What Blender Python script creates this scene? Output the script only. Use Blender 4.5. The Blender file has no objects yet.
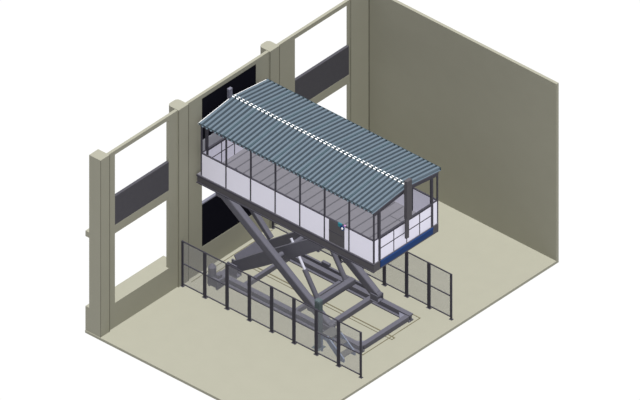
import bpy, bmesh, math
from mathutils import Vector, Matrix

scene = bpy.context.scene
C = scene.collection

# ------------------------------------------------------------------ camera
AZ = math.radians(41.7425); EL = math.radians(35.0156)
ca, sa, ce, se = math.cos(AZ), math.sin(AZ), math.cos(EL), math.sin(EL)
PPM = 27.7                                   # photograph pixels per metre
right = Vector((ca, sa, 0)); fwd = Vector((-sa*ce, ca*ce, -se)); up = right.cross(fwd)
cam = bpy.data.cameras.new('camera'); camo = bpy.data.objects.new('camera', cam); C.objects.link(camo)
cam.type = 'ORTHO'; cam.ortho_scale = 640/PPM; cam.clip_start = 1; cam.clip_end = 200
aim = right*((320-108.5)/PPM) + up*((331.3-200)/PPM)
R = Matrix((right, up, -fwd)).transposed()
camo.matrix_world = Matrix.Translation(aim - fwd*60) @ R.to_4x4()
scene.camera = camo

# ------------------------------------------------------------------ world, lights, exposure
w = bpy.data.worlds.new('studio_white'); scene.world = w; w.use_nodes = True
wn = w.node_tree; bg = wn.nodes['Background']; bg.inputs[1].default_value = 1.02
tcw = wn.nodes.new('ShaderNodeTexCoord'); sep = wn.nodes.new('ShaderNodeSeparateXYZ'); rw = wn.nodes.new('ShaderNodeValToRGB')
wn.links.new(tcw.outputs['Generated'], sep.inputs[0]); mz = wn.nodes.new('ShaderNodeMath'); mz.operation = 'MULTIPLY_ADD'; mz.inputs[1].default_value = .5; mz.inputs[2].default_value = .5
wn.links.new(sep.outputs['Z'], mz.inputs[0]); wn.links.new(mz.outputs[0], rw.inputs['Fac']); wn.links.new(rw.outputs['Color'], bg.inputs[0])
rw.color_ramp.elements[0].position = .36; rw.color_ramp.elements[0].color = (1, 1, 1, 1)     # white all round below the horizon
rw.color_ramp.elements[1].position = .51; rw.color_ramp.elements[1].color = (.30, .30, .31, 1)   # dimmer overhead
def sun(name, strength, direction, shadow, angle=20):
    l = bpy.data.lights.new(name, 'SUN'); l.energy = strength; l.angle = math.radians(angle)
    l.use_shadow = shadow
    o = bpy.data.objects.new(name, l); C.objects.link(o)
    o.rotation_euler = Vector(direction).to_track_quat('-Z', 'Y').to_euler()
    o.location = (4, 4, 20)
sun('sun_key', 5.7, (-0.36, 0.28, -1.68), False)
vs = scene.view_settings
scene.display_settings.display_device = 'sRGB'
vs.view_transform = 'Standard'; vs.look = 'None'; vs.exposure = 0; vs.gamma = 1; vs.use_curve_mapping = False

# ------------------------------------------------------------------ materials
def mat(name, rgb, rough=.75, metal=0, spec=.15, var=.03, scale=6):
    m = bpy.data.materials.new(name); m.use_nodes = True
    nt = m.node_tree; b = nt.nodes['Principled BSDF']
    b.inputs['Roughness'].default_value = rough; b.inputs['Metallic'].default_value = metal
    b.inputs['Specular IOR Level'].default_value = spec
    tc = nt.nodes.new('ShaderNodeTexCoord'); n = nt.nodes.new('ShaderNodeTexNoise')
    n.inputs['Scale'].default_value = scale; n.inputs['Detail'].default_value = 3
    r = nt.nodes.new('ShaderNodeValToRGB')
    r.color_ramp.elements[0].position = .3; r.color_ramp.elements[1].position = .7
    r.color_ramp.elements[0].color = tuple(c*(1-var) for c in rgb)+(1,)
    r.color_ramp.elements[1].color = tuple(min(1, c*(1+var)) for c in rgb)+(1,)
    nt.links.new(tc.outputs['Object'], n.inputs['Vector']); nt.links.new(n.outputs['Fac'], r.inputs['Fac'])
    nt.links.new(r.outputs['Color'], b.inputs['Base Color'])
    return m
def glass(name, rgb, opacity):
    m = bpy.data.materials.new(name); m.use_nodes = True
    nt = m.node_tree; nt.nodes.clear()
    out = nt.nodes.new('ShaderNodeOutputMaterial'); mix = nt.nodes.new('ShaderNodeMixShader')
    t = nt.nodes.new('ShaderNodeBsdfTransparent'); d = nt.nodes.new('ShaderNodeBsdfDiffuse')
    d.inputs[0].default_value = rgb+(1,); mix.inputs[0].default_value = opacity
    nt.links.new(t.outputs[0], mix.inputs[1]); nt.links.new(d.outputs[0], mix.inputs[2])
    nt.links.new(mix.outputs[0], out.inputs[0]); return m
M = dict(
    concrete=mat('concrete', (.272, .266, .212), var=.012, scale=1.5),
    outline=mat('outline_dark', (.12, .115, .085)),  # dark colour for drawn CAD-style edge lines, not a sealant
    channel=mat('floor_channel_brown', (.13, .115, .07)),
    spandrel=mat('charcoal_spandrel', (.062, .060, .070)),
    black=mat('black_panel', (.007, .007, .011), spec=0),
    frame=mat('dark_steel_frame', (.045, .043, .055)),
    deck=mat('deck_beam_steel', (.072, .068, .076)),
    steel=mat('lift_steel', (.094, .092, .114), rough=.6),
    pale_steel=mat('lift_steel_pale', (.15, .15, .19), rough=.6),  # paler base colour of steel
    panel=mat('white_cabin_panel', (.745, .73, .84), var=.006),
    palegrey=mat('pale_grey_panel', (.38, .38, .42), var=.01),
    roof=mat('roof_steel_blue_grey', (.105, .138, .168), var=.03),
    seam=mat('roof_seam_dark', (.045, .07, .085)),
    ridge=mat('ridge_white', (.85, .85, .85)),
    floorp=mat('cabin_floor_grey', (.145, .14, .158), var=.02),
    plank=mat('cabin_floor_joint', (.085, .083, .095)),
    blue=mat('blue_beam_paint', (.009, .036, .13)),
    teal=mat('teal_paint', (.02, .15, .19)),
    pink=mat('pink_paint', (.5, .25, .5)),
    white=mat('white_paint', (.85, .85, .85)),
    post=mat('fence_post_steel', (.040, .038, .050)),
    tealgrey=mat('teal_grey_steel', (.075, .098, .104)),
    rod=mat('polished_rod', (.50, .50, .58), rough=.4),
    bluegrey=mat('blue_grey_steel', (.17, .20, .27)),
    tread=mat('tread_grating_grey', (.10, .10, .095)),
    pane=glass('fence_pane_tint', (.30, .30, .34), .20),
)

# ------------------------------------------------------------------ helpers
ROOT = {}
def obj(name, bm, m, parent=None, label=None, kind=None):
    root = parent
    while root is not None and root.parent is not None: root = root.parent
    off = ROOT.get(root.name, Vector()) if root else Vector()
    bmesh.ops.translate(bm, verts=bm.verts, vec=-off)
    bmesh.ops.recalc_face_normals(bm, faces=bm.faces)
    me = bpy.data.meshes.new(name); bm.to_mesh(me); bm.free()
    me.materials.append(M[m])
    o = bpy.data.objects.new(name, me); C.objects.link(o)
    if parent: o.parent = parent
    if label: o['label'] = label
    if kind: o['kind'] = kind
    return o
def thing(name, label, cat, loc, group=None):
    o = bpy.data.objects.new(name, None); C.objects.link(o); o.location = loc
    o.empty_display_size = .3
    ROOT[o.name] = Vector(loc); o['label'] = label; o['category'] = cat
    if group: o['group'] = group
    return o
def struct(name, bm, m, parent=None, label=None):
    o = obj(name, bm, m, parent, label)
    if not parent: o['kind'] = 'structure'
    return o
def add_box(bm, x0, x1, y0, y1, z0, z1):
    v = [bm.verts.new((x, y, z)) for x in (x0, x1) for y in (y0, y1) for z in (z0, z1)]
    for f in ((0,1,3,2), (4,6,7,5), (0,4,5,1), (2,3,7,6), (0,2,6,4), (1,5,7,3)):
        bm.faces.new([v[i] for i in f])
    return v
def box(*a):
    bm = bmesh.new()
    if len(a) == 6 and not isinstance(a[0], (tuple, list)): a = (a,)
    for b in a: add_box(bm, *b)
    return bm
def bevel(bm, w=.012, seg=1):
    bmesh.ops.bevel(bm, geom=list(bm.edges), offset=w, segments=seg, affect='EDGES', profile=.7)
    return bm
def add_bar(bm, p, q, w, h, side=Vector((0, 1, 0))):
    """box section from p to q, w across along side, h across the other way"""
    p, q = Vector(p), Vector(q); d = (q-p).normalized()
    s = (side - d*side.dot(d)).normalized(); t = d.cross(s)
    v = []
    for c in (p, q):
        for i, j in ((-1,-1), (1,-1), (1,1), (-1,1)):
            v.append(bm.verts.new(c + s*(i*w/2) + t*(j*h/2)))
    for f in ((0,1,2,3), (7,6,5,4), (0,4,5,1), (1,5,6,2), (2,6,7,3), (3,7,4,0)):
        bm.faces.new([v[i] for i in f])
    return bm
def bar(p, q, w, h, side=Vector((0, 1, 0))):
    return bevel(add_bar(bmesh.new(), p, q, w, h, side), min(w, h)*.1)
def add_tube(bm, p, q, r, r2=None, n=20):
    p, q = Vector(p), Vector(q); d = q-p
    mt = Matrix.Translation((p+q)/2) @ d.to_track_quat('Z', 'Y').to_matrix().to_4x4()
    bmesh.ops.create_cone(bm, cap_ends=True, segments=n, radius1=r, radius2=r if r2 is None else r2, depth=d.length, matrix=mt)
    return bm
def tube(p, q, r, **k): return add_tube(bmesh.new(), p, q, r, **k)
def prism_y(pts, y0, y1):
    """polygon in x,z drawn out along y"""
    bm = bmesh.new()
    a = [bm.verts.new((x, y0, z)) for x, z in pts]; b = [bm.verts.new((x, y1, z)) for x, z in pts]
    bm.faces.new(a); bm.faces.new(b[::-1])
    for i in range(len(pts)):
        j = (i+1) % len(pts); bm.faces.new((a[i], b[i], b[j], a[j]))
    return bm
def copy_tree(o, parent=None, shift=None):
    c = o.copy(); C.objects.link(c); c.parent = parent
    if shift: c.location = Vector(o.location) + Vector(shift)
    for ch in [k for k in list(C.objects) if k.parent == o]: copy_tree(ch, c)
    return c

# ------------------------------------------------------------------ the setting
XE, Y0, Y1, H = 9.13, -.51, 14.06, 7.78
struct('floor', box((-.68, XE, Y0, Y1+.12, -.11, 0)), 'concrete')
wl = bmesh.new()
def W(y0, y1, z0, z1, x0=-.12): add_box(wl, x0, 0, y0, y1, z0, z1)
bays = [(0, .35, 3.27, 3.74), (4.28, 5.07, 8.0, 8.70), (9.21, 10.11, 13.04, 13.07)]
for a, b, c, d in bays:
    W(a, d, 0, 1.07, -.68)            # thick parapet
    W(a, b, 1.07, H); W(c, d, 1.07, H)
    W(b, c, 4.13, 4.50)               # beam under the spandrel
    W(b, c, 7.60, H)                  # coping beam
facade = struct('wall_left', wl, 'concrete')
def pillar(y0, y1, round_=True, back=-.5):
    bm = box(back, .05, y0, y1, 0, H+.02)
    if round_:
        e = [e for e in bm.edges if abs(e.verts[0].co.z-e.verts[1].co.z) > 1 and e.verts[0].co.x < 0]
        bmesh.ops.bevel(bm, geom=e, offset=.16, segments=4, affect='EDGES', profile=.5)
    o = struct('pillar', bm, 'concrete', facade)
    struct('outline_strip', box((.02, .056, y1-.012, y1+.014, 0, H), (.05, .056, y0-.004, y0+.02, 0, H)), 'outline', o, 'thin dark lines drawing the pillar edges')  # strips draw the pillar edges as dark outlines, no real joints
pillar(-.49, 0, False)
pillar(3.74, 4.28); pillar(8.70, 9.21)
pillar(13.07, 14.06, False, -.12)
struct('pillar_base', box(-.68, -.5, -.49, .0, 0, 1.06), 'concrete', facade)
struct('ledge', box((-.68, -.5, -.49, 0, 4.14, 4.38), (-.68, -.12, 0, 13.07, 4.14, 4.38)), 'concrete', facade)
for b, c in ((.35, 3.27), (5.07, 8.0), (10.11, 13.04)):
    struct('spandrel_panel', box(-.12, -.004, b, c, 4.50, 5.75), 'palegrey' if b == 5.07 else 'spandrel', facade, 'pale grey band behind the cabin' if b == 5.07 else 'dark charcoal band between the upper and lower openings')
o = struct('window_1', box(-.10, -.01, 5.07, 8.0, 5.75, 7.60), 'black'); o['label'] = 'black panel filling the upper opening behind the lift cabin'
o = struct('door_1', box(-.11, -.008, 5.07, 8.0, 1.07, 2.92), 'black'); o['label'] = 'black panel in the lower opening behind the scissor lift'
struct('trim_1', box(-.12, -.0, 5.07, 8.0, 2.92, 2.97), 'pale_steel')
struct('wall_right', box(.05, XE, Y1, Y1+.12, 0, H+.02), 'concrete')
struct('trim_2', box(.05, .09, Y1-.012, Y1, 0, H), 'outline')  # drawn outline up the inner wall corner
# inlaid lines of the lift pit and the floor channel
t = .014
px0, px1, py0, py1 = .42, 7.86, 4.98, 8.12
struct('trim_3', box((px0, px1, py0, py0+.03, 0, t), (px0, px1, py1-.03, py1, 0, t), (px0, px0+.03, py0, py1, 0, t), (px1-.03, px1, py0, py1, 0, t)), 'channel')
struct('trim_4', box((px0+.03, 8.0, 6.54, 6.585, 0, t), (px0+.03, 8.0, 6.40, 6.425, 0, t), (7.97, 8.0, 6.425, 6.54, 0, t)), 'channel')
struct('trim_5', box(.16, .185, 4.3, 8.7, 0, t), 'channel')

# ------------------------------------------------------------------ safety fences
FX = [.10+ (8.73-.10)/8*k for k in range(9)]
def make_fence(y, label):
    f = thing('safety_fence', label, 'fence', (FX[0], y, 0), 'mesh safety fences either side of the lift')
    for k, x in enumerate(FX):
        hw = .035 if k in (0, 8) else .06
        p = obj('post', bevel(box(x-hw, x+hw, y-.03, y+.03, .012, 2.0), .006), 'post', f)
        obj('foot_plate', bevel(box(x-hw-.04, x+hw+.04, y-.06, y+.06, 0, .012), .003), 'post', p)
    for k in range(8):
        a = FX[k] + (.035 if k == 0 else .06); b = FX[k+1] - (.035 if k == 7 else .06)
        fb = box((a, a+.012, y-.02, y+.02, .09, 2.0), (b-.012, b, y-.02, y+.02, .09, 2.0))
        for z in (1.965, 1.0, .09): add_box(fb, a+.012, b-.012, y-.02, y+.02, z, z+.033)
        fr = obj('panel_frame', fb, 'post', f)
        for z0, z1 in ((.123, 1.0), (1.033, 1.965)): obj('pane', box(a+.012, b-.012, y-.006, y+.006, z0, z1), 'pane', fr)
    return f
fence = make_fence(3.9, 'dark steel safety fence with tinted panes on the near side of the scissor lift')
f2 = copy_tree(fence, shift=(0, 4.9, 0))
f2['label'] = 'dark steel safety fence with tinted panes partly hidden behind the scissor lift'

# ------------------------------------------------------------------ scissor lift
CY0, CY1 = 4.72, 8.22            # cabin and deck sides
CX0, CX1 = .08, 8.63
ZB, ZF = 4.13, 4.52              # deck beam underside, cabin floor
lift = thing('scissor_lift', 'dark grey steel scissor lift raised from the floor between the two fences', 'scissor lift', (4.2, 6.45, 0))
RN, RF = 5.10, 7.74              # base rails
BX0, BX1 = .75, 7.74
def rail(y):
    bm = box((BX0, BX1, y-.10, y+.10, .24, .30), (BX0, BX1, y-.035, y+.035, .05, .24), (BX0, BX1, y-.12, y+.12, 0, .05))
    return bm
base = obj('base_rail', rail(RN), 'steel', lift)
obj('base_rail', rail(RF), 'steel', lift)
for x, wd in ((.86, .2), (1.92, .14), (4.38, .13), (5.88, .2), (7.64, .2)):
    obj('cross_member', bevel(box(x-wd/2, x+wd/2, RN+.10, RF-.10, .06, .28), .015), 'steel', lift)
for y, s in ((RN+.1, 1), (RF-.1, -1)):
    g = bmesh.new()
    pts = [(7.54, y), (7.24, y), (7.54, y+s*.3)]
    lo = [g.verts.new((a, b, .2)) for a, b in pts]; hi = [g.verts.new((a, b, .24)) for a, b in pts]
    g.faces.new(lo); g.faces.new(hi)
    for i in range(3): g.faces.new((lo[i], lo[(i+1) % 3], hi[(i+1) % 3], hi[i]))
    obj('corner_gusset', g, 'pale_steel', lift, 'paler triangular gusset at the base corner')
# outer arms: low end on the right, high end on the left ; inner arms the other way
AY = (5.02, 7.62); BYY = (5.62, 7.22)
def arm_outer(y):
    p = Vector((6.18, y, .52)); q = Vector((1.03, y, 4.02))
    bm = bevel(add_bar(bmesh.new(), p, q, .25, .38), .08, 3)
    add_tube(bm, p+Vector((0,-.11,0)), p+Vector((0,.11,0)), .17); add_tube(bm, q+Vector((0,-.105,0)), q+Vector((0,.105,0)), .10)
    return bm
def arm_inner(y):
    p = Vector((.88, y, .27)); q = Vector((6.05, y, 4.0)); m_ = (p+q)/2
    d = (q-p).normalized(); n = Vector((-d.z, 0, d.x))
    prof = [(0, .15), (.08, .22), (.3, .26), (.7, .26), (.95, .22), (1, .14)]
    L = (q-p).length
    top = [p+d*(L*s_)+n*h_ for s_, h_ in prof]; bot = [p+d*(L*s_)-n*h_ for s_, h_ in reversed(prof)]
    bm = prism_y([(v.x, v.z) for v in top+bot], y-.08, y+.08)
    add_tube(bm, m_+Vector((0,-.3 if y < 6 else -.1,0)), m_+Vector((0,.1 if y < 6 else .33,0)), .1)
    return bm
for y in AY:
    a = obj('scissor_arm', arm_outer(y), 'steel', lift)
for y in BYY:
    a = obj('scissor_arm', arm_inner(y), 'steel', lift)
obj('cross_plate', bevel(add_bar(bmesh.new(), (1.12, BYY[0]+.08, .62), (1.12, BYY[1]-.08, .62), .05, .5, Vector((1, 0, .6))), .008), 'steel', lift)
obj('torsion_tube', bevel(add_bar(bmesh.new(), (5.14, AY[0]+.1, .72), (5.14, AY[1]-.1, .72), .24, .24, Vector((1, 0, 0))), .05, 2), 'steel', lift)
obj('torsion_tube', tube((3.0, BYY[0]+.08, 1.78), (3.0, BYY[1]-.08, 1.78), .09), 'steel', lift)
obj('pivot_shaft', tube((5.9, BYY[0]+.08, 3.86), (5.9, BYY[1]-.08, 3.86), .06), 'steel', lift)
for y in (AY[0], AY[1]):          # clevis brackets of the outer arms on the base
    obj('pivot_bracket', bevel(box((6.0, 6.36, y-.165, y-.125, .34, .60), (6.0, 6.36, y+.125, y+.165, .34, .60), (6.0, 6.36, y-.19, y+.19, .30, .34)), .006), 'steel', lift)
for y in BYY:
    obj('slide_block', bevel(box((.85, 1.3, y-.15, y-.09, .1, .6), (.85, 1.3, y+.09, y+.15, .1, .6), (.85, 1.3, y-.15, y+.15, .05, .1)), .006), 'steel', lift)
    obj('slide_block', bevel(box(5.8, 6.25, y-.1, y+.1, 3.93, ZB), .01), 'steel', lift)
for y in AY: obj('pivot_bracket', bevel(box((.85, 1.3, y-.17, y-.13, 3.85, ZB-.03), (.85, 1.3, y+.13, y+.17, 3.85, ZB-.03), (.85, 1.3, y-.17, y+.17, ZB-.03, ZB)), .006), 'steel', lift)
for y, fr_ in ((5.92, .50), (7.45, .94)):
    foot = Vector((4.86, y, .55)); head = Vector((3.55, y, 2.66))
    d = (head-foot).normalized(); L = (head-foot).length
    c = obj('hydraulic_cylinder', add_tube(tube(foot, foot+d*(L*fr_), .095), foot-Vector((0,.12,0)), foot+Vector((0,.12,0)), .12), 'steel', lift)
    obj('piston_rod', tube(foot+d*(L*fr_), head, .052), 'rod', c, 'bright polished piston rod')
obj('strut', bar((1.3, 7.36, .85), (.2, 7.36, 1.92), .2, .2), 'steel', lift)
obj('guide_rail', box((1.6, 5.3, 7.98, 8.06, 0, .30), (3.2, 3.55, 7.96, 8.08, .30, .42)), 'steel', lift)
# deck frame carried on the arms
dk = bmesh.new()
for b in ((CX0, CX1, CY0, CY0+.14, ZB, ZF-.03), (CX0, CX1, CY1-.14, CY1, ZB, ZF-.03), (CX0, CX0+.14, CY0+.14, CY1-.14, ZB, ZF-.03), (CX1-.14, CX1, CY0+.14, CY1-.14, ZB, ZF-.03)): add_box(dk, *b)
for x in (1.5, 2.9, 4.3, 5.7, 7.1): add_box(dk, x, x+.1, CY0+.14, CY1-.14, ZB, ZF-.03)
obj('deck_frame', dk, 'deck', lift)
obj('deck_flange', box((CX0-.02, CX1+.02, CY0-.03, CY0, ZB+.30, ZB+.36), (CX0-.02, CX1+.02, CY0-.03, CY0, ZB, ZB+.04)), 'frame', lift)
obj('edge_beam', bevel(box((CX1, CX1+.03, 5.06, 7.90, ZB+.08, ZB+.35), (CX1+.03, CX1+.05, 5.06, 7.90, ZB+.29, ZB+.35)), .004), 'blue', lift, 'deep blue beam across the right end of the deck')

# ------------------------------------------------------------------ cabin on the deck
cab = thing('cabin', 'open-sided cabin with white lower panels and ribbed blue-grey roof standing on the scissor lift', 'cabin', ((CX0+CX1)/2, 6.47, ZF-.03))
Z0, ZR, ZE, ZRG = ZF, 5.51, 6.75, 6.98      # floor, rail, eave underside, ridge
obj('cabin_floor', box(CX0, CX1, CY0, CY1, ZF-.03, ZF-.005), 'floorp', cab)
jl = bmesh.new()
n = 21
for k in range(1, n):
    x = CX0 + (CX1-CX0)/n*k; add_box(jl, x-.028, x+.028, CY0+.08, CY1-.08, ZF-.006, ZF-.001)
obj('floor_joint', jl, 'plank', cab, 'darker lines between the floor plates')
obj('floor_hatch', box((7.0, 7.03, 5.6, 7.4, ZF-.005, ZF), (7.7, 7.73, 5.6, 7.4, ZF-.005, ZF), (7.03, 7.7, 5.6, 5.63, ZF-.005, ZF), (7.03, 7.7, 7.37, 7.4, ZF-.005, ZF)), 'plank', cab)
obj('lifting_eye', add_tube(tube((1.0, 5.75, ZF-.005), (1.0, 5.75, ZF+.05), .05), (1.0, 5.75, ZF+.05), (1.0, 5.75, ZF+.07), .08), 'frame', cab)
PX = [.27 + (8.60-.27)/7*k for k in range(8)]
def roofz(y):                       # underside of the roof at y
    ym = 6.5; return ZE + (ZRG-ZE)*(1-abs(y-ym)/(ym-4.66))
for yy, s in ((CY0+.03, 1), (CY1-.03, -1)):
    for k, x in enumerate(PX):
        obj('post', bevel(box(x-.028, x+.028, yy-.028, yy+.028, ZF-.005, roofz(yy)-.02), .004), 'frame', cab)
    for k in range(7):
        a, b = PX[k]+.028, PX[k+1]-.028
        if k == 5 and s == 1:
            dr = obj('door', bevel(box(6.45, 7.19, yy-.03, yy+.02, ZF, ZR-.03), .004), 'deck', cab, 'dark grey door leaf among the white panels')
            obj('hinge_plate', box((6.45, 7.19, yy-.036, yy-.03, 5.0, 5.03)), 'frame', dr)
            obj('side_panel', box(a, 6.45, yy-.012, yy+.012, ZF, ZR-.03), 'panel', cab)
            obj('side_panel', box(7.19, b, yy-.012, yy+.012, ZF, ZR-.03), 'panel', cab)
        else:
            obj('side_panel', box(a, b, yy-.012, yy+.012, ZF, ZR-.03), 'panel', cab)
    obj('hand_rail', box(PX[0], PX[-1], yy-.032, yy+.032, ZR-.02, ZR+.015), 'frame', cab)
    obj('eave_rail', box(PX[0]-.03, PX[-1]+.03, yy-.035, yy+.035, roofz(yy)-.07, roofz(yy)-.02), 'frame', cab)
for xx, s in ((PX[0], -1), (PX[-1]+.0, 1)):
    a, b = CY0+.06, CY1-.06
    for y in (5.03, 7.88):
        obj('end_post', bevel(box(xx-.045, xx+.045, y-.05, y+.05, ZF-.005, roofz(y)-.03), .005), 'frame', cab)
    obj('end_rail', box(xx-.04, xx+.04, 5.08, 7.83, ZR-.06, ZR+.02), 'frame', cab)
    for c, d in ((a, 4.98), (7.93, b)): obj('end_rail', box(xx-.02, xx+.02, c, d, ZR-.02, ZR+.02), 'frame', cab)
    segs = [(a, 4.98), (5.08, 5.80), (5.835, 6.495), (6.535, 7.20), (7.23, 7.83), (7.93, b)]
    for i, (c, d) in enumerate(segs):
        if i in (0, 5): obj('end_panel', box(xx-.012, xx+.012, c, d, ZF, ZR-.02), 'panel', cab)
        else:
            for z0, z1 in ((ZF, 5.0), (5.03, ZR-.06)): obj('end_panel', box(xx-.012, xx+.012, c, d, z0, z1), 'panel', cab)
    for y in (5.80, 6.50, 7.20): obj('mullion', box(xx-.02, xx+.02, y-.005, y+.035, ZF, ZR-.06), 'frame', cab)
    obj('glazing_bar', box((xx-.018, xx+.018, 5.08, 7.83, 4.995, 5.035)), 'frame', cab)
    for ya, yb in ((CY0, 6.5), (6.5, CY1)):
        obj('rafter', bar((xx, ya, roofz(ya)-.10), (xx, yb, roofz(yb)-.10), .07, .15, Vector((1, 0, 0))), 'frame', cab)
# control panel beside the door
cp = obj('control_panel', bevel(box(6.94, 7.12, CY0-.07, CY0-.005, 5.44, 5.60), .01), 'teal', cab, 'small teal control box beside the door')
obj('button', tube((7.18, CY0-.07, 5.48), (7.18, CY0-.10, 5.48), .10), 'blue', cp, 'round dark blue button housing')
obj('button', tube((7.19, CY0-.10, 5.47), (7.19, CY0-.115, 5.47), .045), 'white', cp, 'white push button')
obj('button', tube((7.27, CY0-.03, 5.60), (7.27, CY0-.08, 5.60), .035), 'pink', cp, 'small pink push button')
# roof
RX0, RX1, RY0, RY1, RYM = .19, 8.62, 4.66, 8.36, 6.50
def sheet(x0, x1, ya, za, yb, zb, ribs=6):
    bm = bmesh.new(); p = (x1-x0)/ribs; h = .11
    prof = []
    for k in range(ribs):
        b = x0+p*k
        prof += [(b, 0), (b+p*.16, 0), (b+p*.24, h), (b+p*.72, h), (b+p*.78, 0)]
    prof.append((x1, 0))
    rows = []
    for dz in (0, -.012):
        for y, z in ((ya, za), (yb, zb)):
            rows.append([bm.verts.new((x, y, z+dz+q)) for x, q in prof])
    ta, tb, ba, bb = rows
    m = len(prof)
    for i in range(m-1):
        bm.faces.new((ta[i], ta[i+1], tb[i+1], tb[i])); bm.faces.new((ba[i], bb[i], bb[i+1], ba[i+1]))
        bm.faces.new((ta[i], ba[i], ba[i+1], ta[i+1])); bm.faces.new((tb[i], tb[i+1], bb[i+1], bb[i]))
    bm.faces.new((ta[0], tb[0], bb[0], ba[0])); bm.faces.new((ta[-1], ba[-1], bb[-1], tb[-1]))
    return bm
NS = 7
for k in range(NS):
    a = RX0+(RX1-RX0)/NS*k; b = a+(RX1-RX0)/NS
    for ya, yb in ((RY0, RYM-.01), (RY1, RYM+.01)):
        sh = obj('roof_sheet', sheet(a, b, ya, ZE, yb, ZRG), 'roof', cab)
        if k: obj('seam_strip', bar((a, ya, ZE+.08), (a, yb, ZRG+.08), .085, .10, Vector((1, 0, 0))), 'seam', sh, 'dark seam between roof sheets')
N = NS*6; p = (RX1-RX0)/N
for k in range(N):
    x = RX0+p*k
    obj('ridge_filler', box(x+p*.20, x+p*.72, RYM-.07, RYM+.07, ZRG+.111, ZRG+.13), 'ridge', cab, 'small white filler block on the ridge')
obj('ridge_cap', box(RX0, RX1, RYM-.022, RYM+.022, ZRG-.01, ZRG+.14), 'seam', cab)
obj('rake_trim', add_bar(bar((RX0-.015, RY0, ZE+.05), (RX0-.015, RYM, ZRG+.05), .02, .03, Vector((1,0,0))), (RX0-.015, RYM, ZRG+.05), (RX0-.015, RY1, ZE+.05), .02, .03, Vector((1,0,0))), 'ridge', cab, 'thin white trim on the left rake of the roof')
for y, z0, z1 in ((RY1, ZE-.01, ZE+.115), (RY0-.012, ZE+.075, ZE+.112)):
    obj('eave_trim', box(RX0, RX1, y, y+.012, z0, z1), 'seam', cab, 'dark thin trim along the eave')
# masts at both ends
obj('mast', bevel(box((CX1+.06, CX1+.22, 6.28, 6.55, 5.72, 7.42), (CX1+.07, CX1+.16, 6.30, 6.46, 4.86, 5.72)), .01), 'deck', cab, 'dark square mast hanging at the right end, narrower at its foot')
obj('mast_bracket', box((PX[-1]+.04, CX1+.07, 6.32, 6.50, 6.75, 6.85), (PX[-1]+.04, CX1+.07, 6.32, 6.45, 5.48, 5.56)), 'deck', cab)
obj('mast', bevel(box((.07, .19, 6.34, 6.52, ZF, 7.42)), .01), 'pale_steel', cab, 'grey square mast rising above the left end of the roof')

# ------------------------------------------------------------------ steps, power unit, column
st = thing('access_steps', 'small grey metal steps with a landing between the near fence and the lift base', 'steps', (6.9, 4.55, 0))
SY0, SY1 = 4.2, 4.8
obj('landing', bevel(box(6.56, 7.02, SY0+.025, SY1-.025, .74, .79), .006), 'tread', st)
for x, z in ((7.0, .48), (7.32, .20)):
    obj('tread', bevel(box(x, x+.30, SY0+.03, SY1-.03, z-.03, z), .005), 'tread', st)
for y in (SY0, SY1):
    bm = prism_y([(6.54, .74), (6.54, .58), (6.80, .56), (7.42, .0), (7.66, .0), (7.66, .16), (6.85, .79), (6.8, .74)], y-.025, y+.025)
    obj('stringer', bm, 'bluegrey', st, 'pale blue-grey stringer')
obj('leg', box((6.55, 6.61, SY0-.025, SY0+.025, 0, .6)), 'bluegrey', st)
obj('leg', box((6.55, 6.61, SY1-.025, SY1+.025, 0, .6)), 'bluegrey', st)

col = thing('control_column', 'tall teal-grey steel column between the near fence and the lower end of the scissor arm', 'column', (6.34, 4.30, 0))
obj('shaft', bevel(box(6.22, 6.44, 4.19, 4.41, .02, 2.06), .012), 'tealgrey', col)
obj('base_plate', bevel(box(6.14, 6.52, 4.11, 4.49, 0, .02), .004), 'tealgrey', col)
obj('cap', bevel(box(6.22, 6.44, 4.19, 4.41, 2.06, 2.1), .01), 'tealgrey', col)

hp = thing('hydraulic_power_unit', 'rounded grey hydraulic power unit behind the near fence at its left end', 'hydraulic unit', (1.0, 4.72, 0))
obj('tank', bevel(box(.72, 1.25, 4.52, 4.92, .06, .42), .05, 3), 'steel', hp)
obj('motor', add_tube(add_tube(tube((.86, 4.66, .42), (.86, 4.66, .82), .15), (.86, 4.66, .82), (.86, 4.66, .92), .15, r2=.07), (.86, 4.66, .42), (.86, 4.66, .46), .18), 'steel', hp)
obj('pump_block', bevel(box(1.05, 1.22, 4.62, 4.82, .42, .60), .02), 'steel', hp)
obj('foot', box((.76, .84, 4.54, 4.90, 0, .06), (1.13, 1.21, 4.54, 4.90, 0, .06)), 'steel', hp)
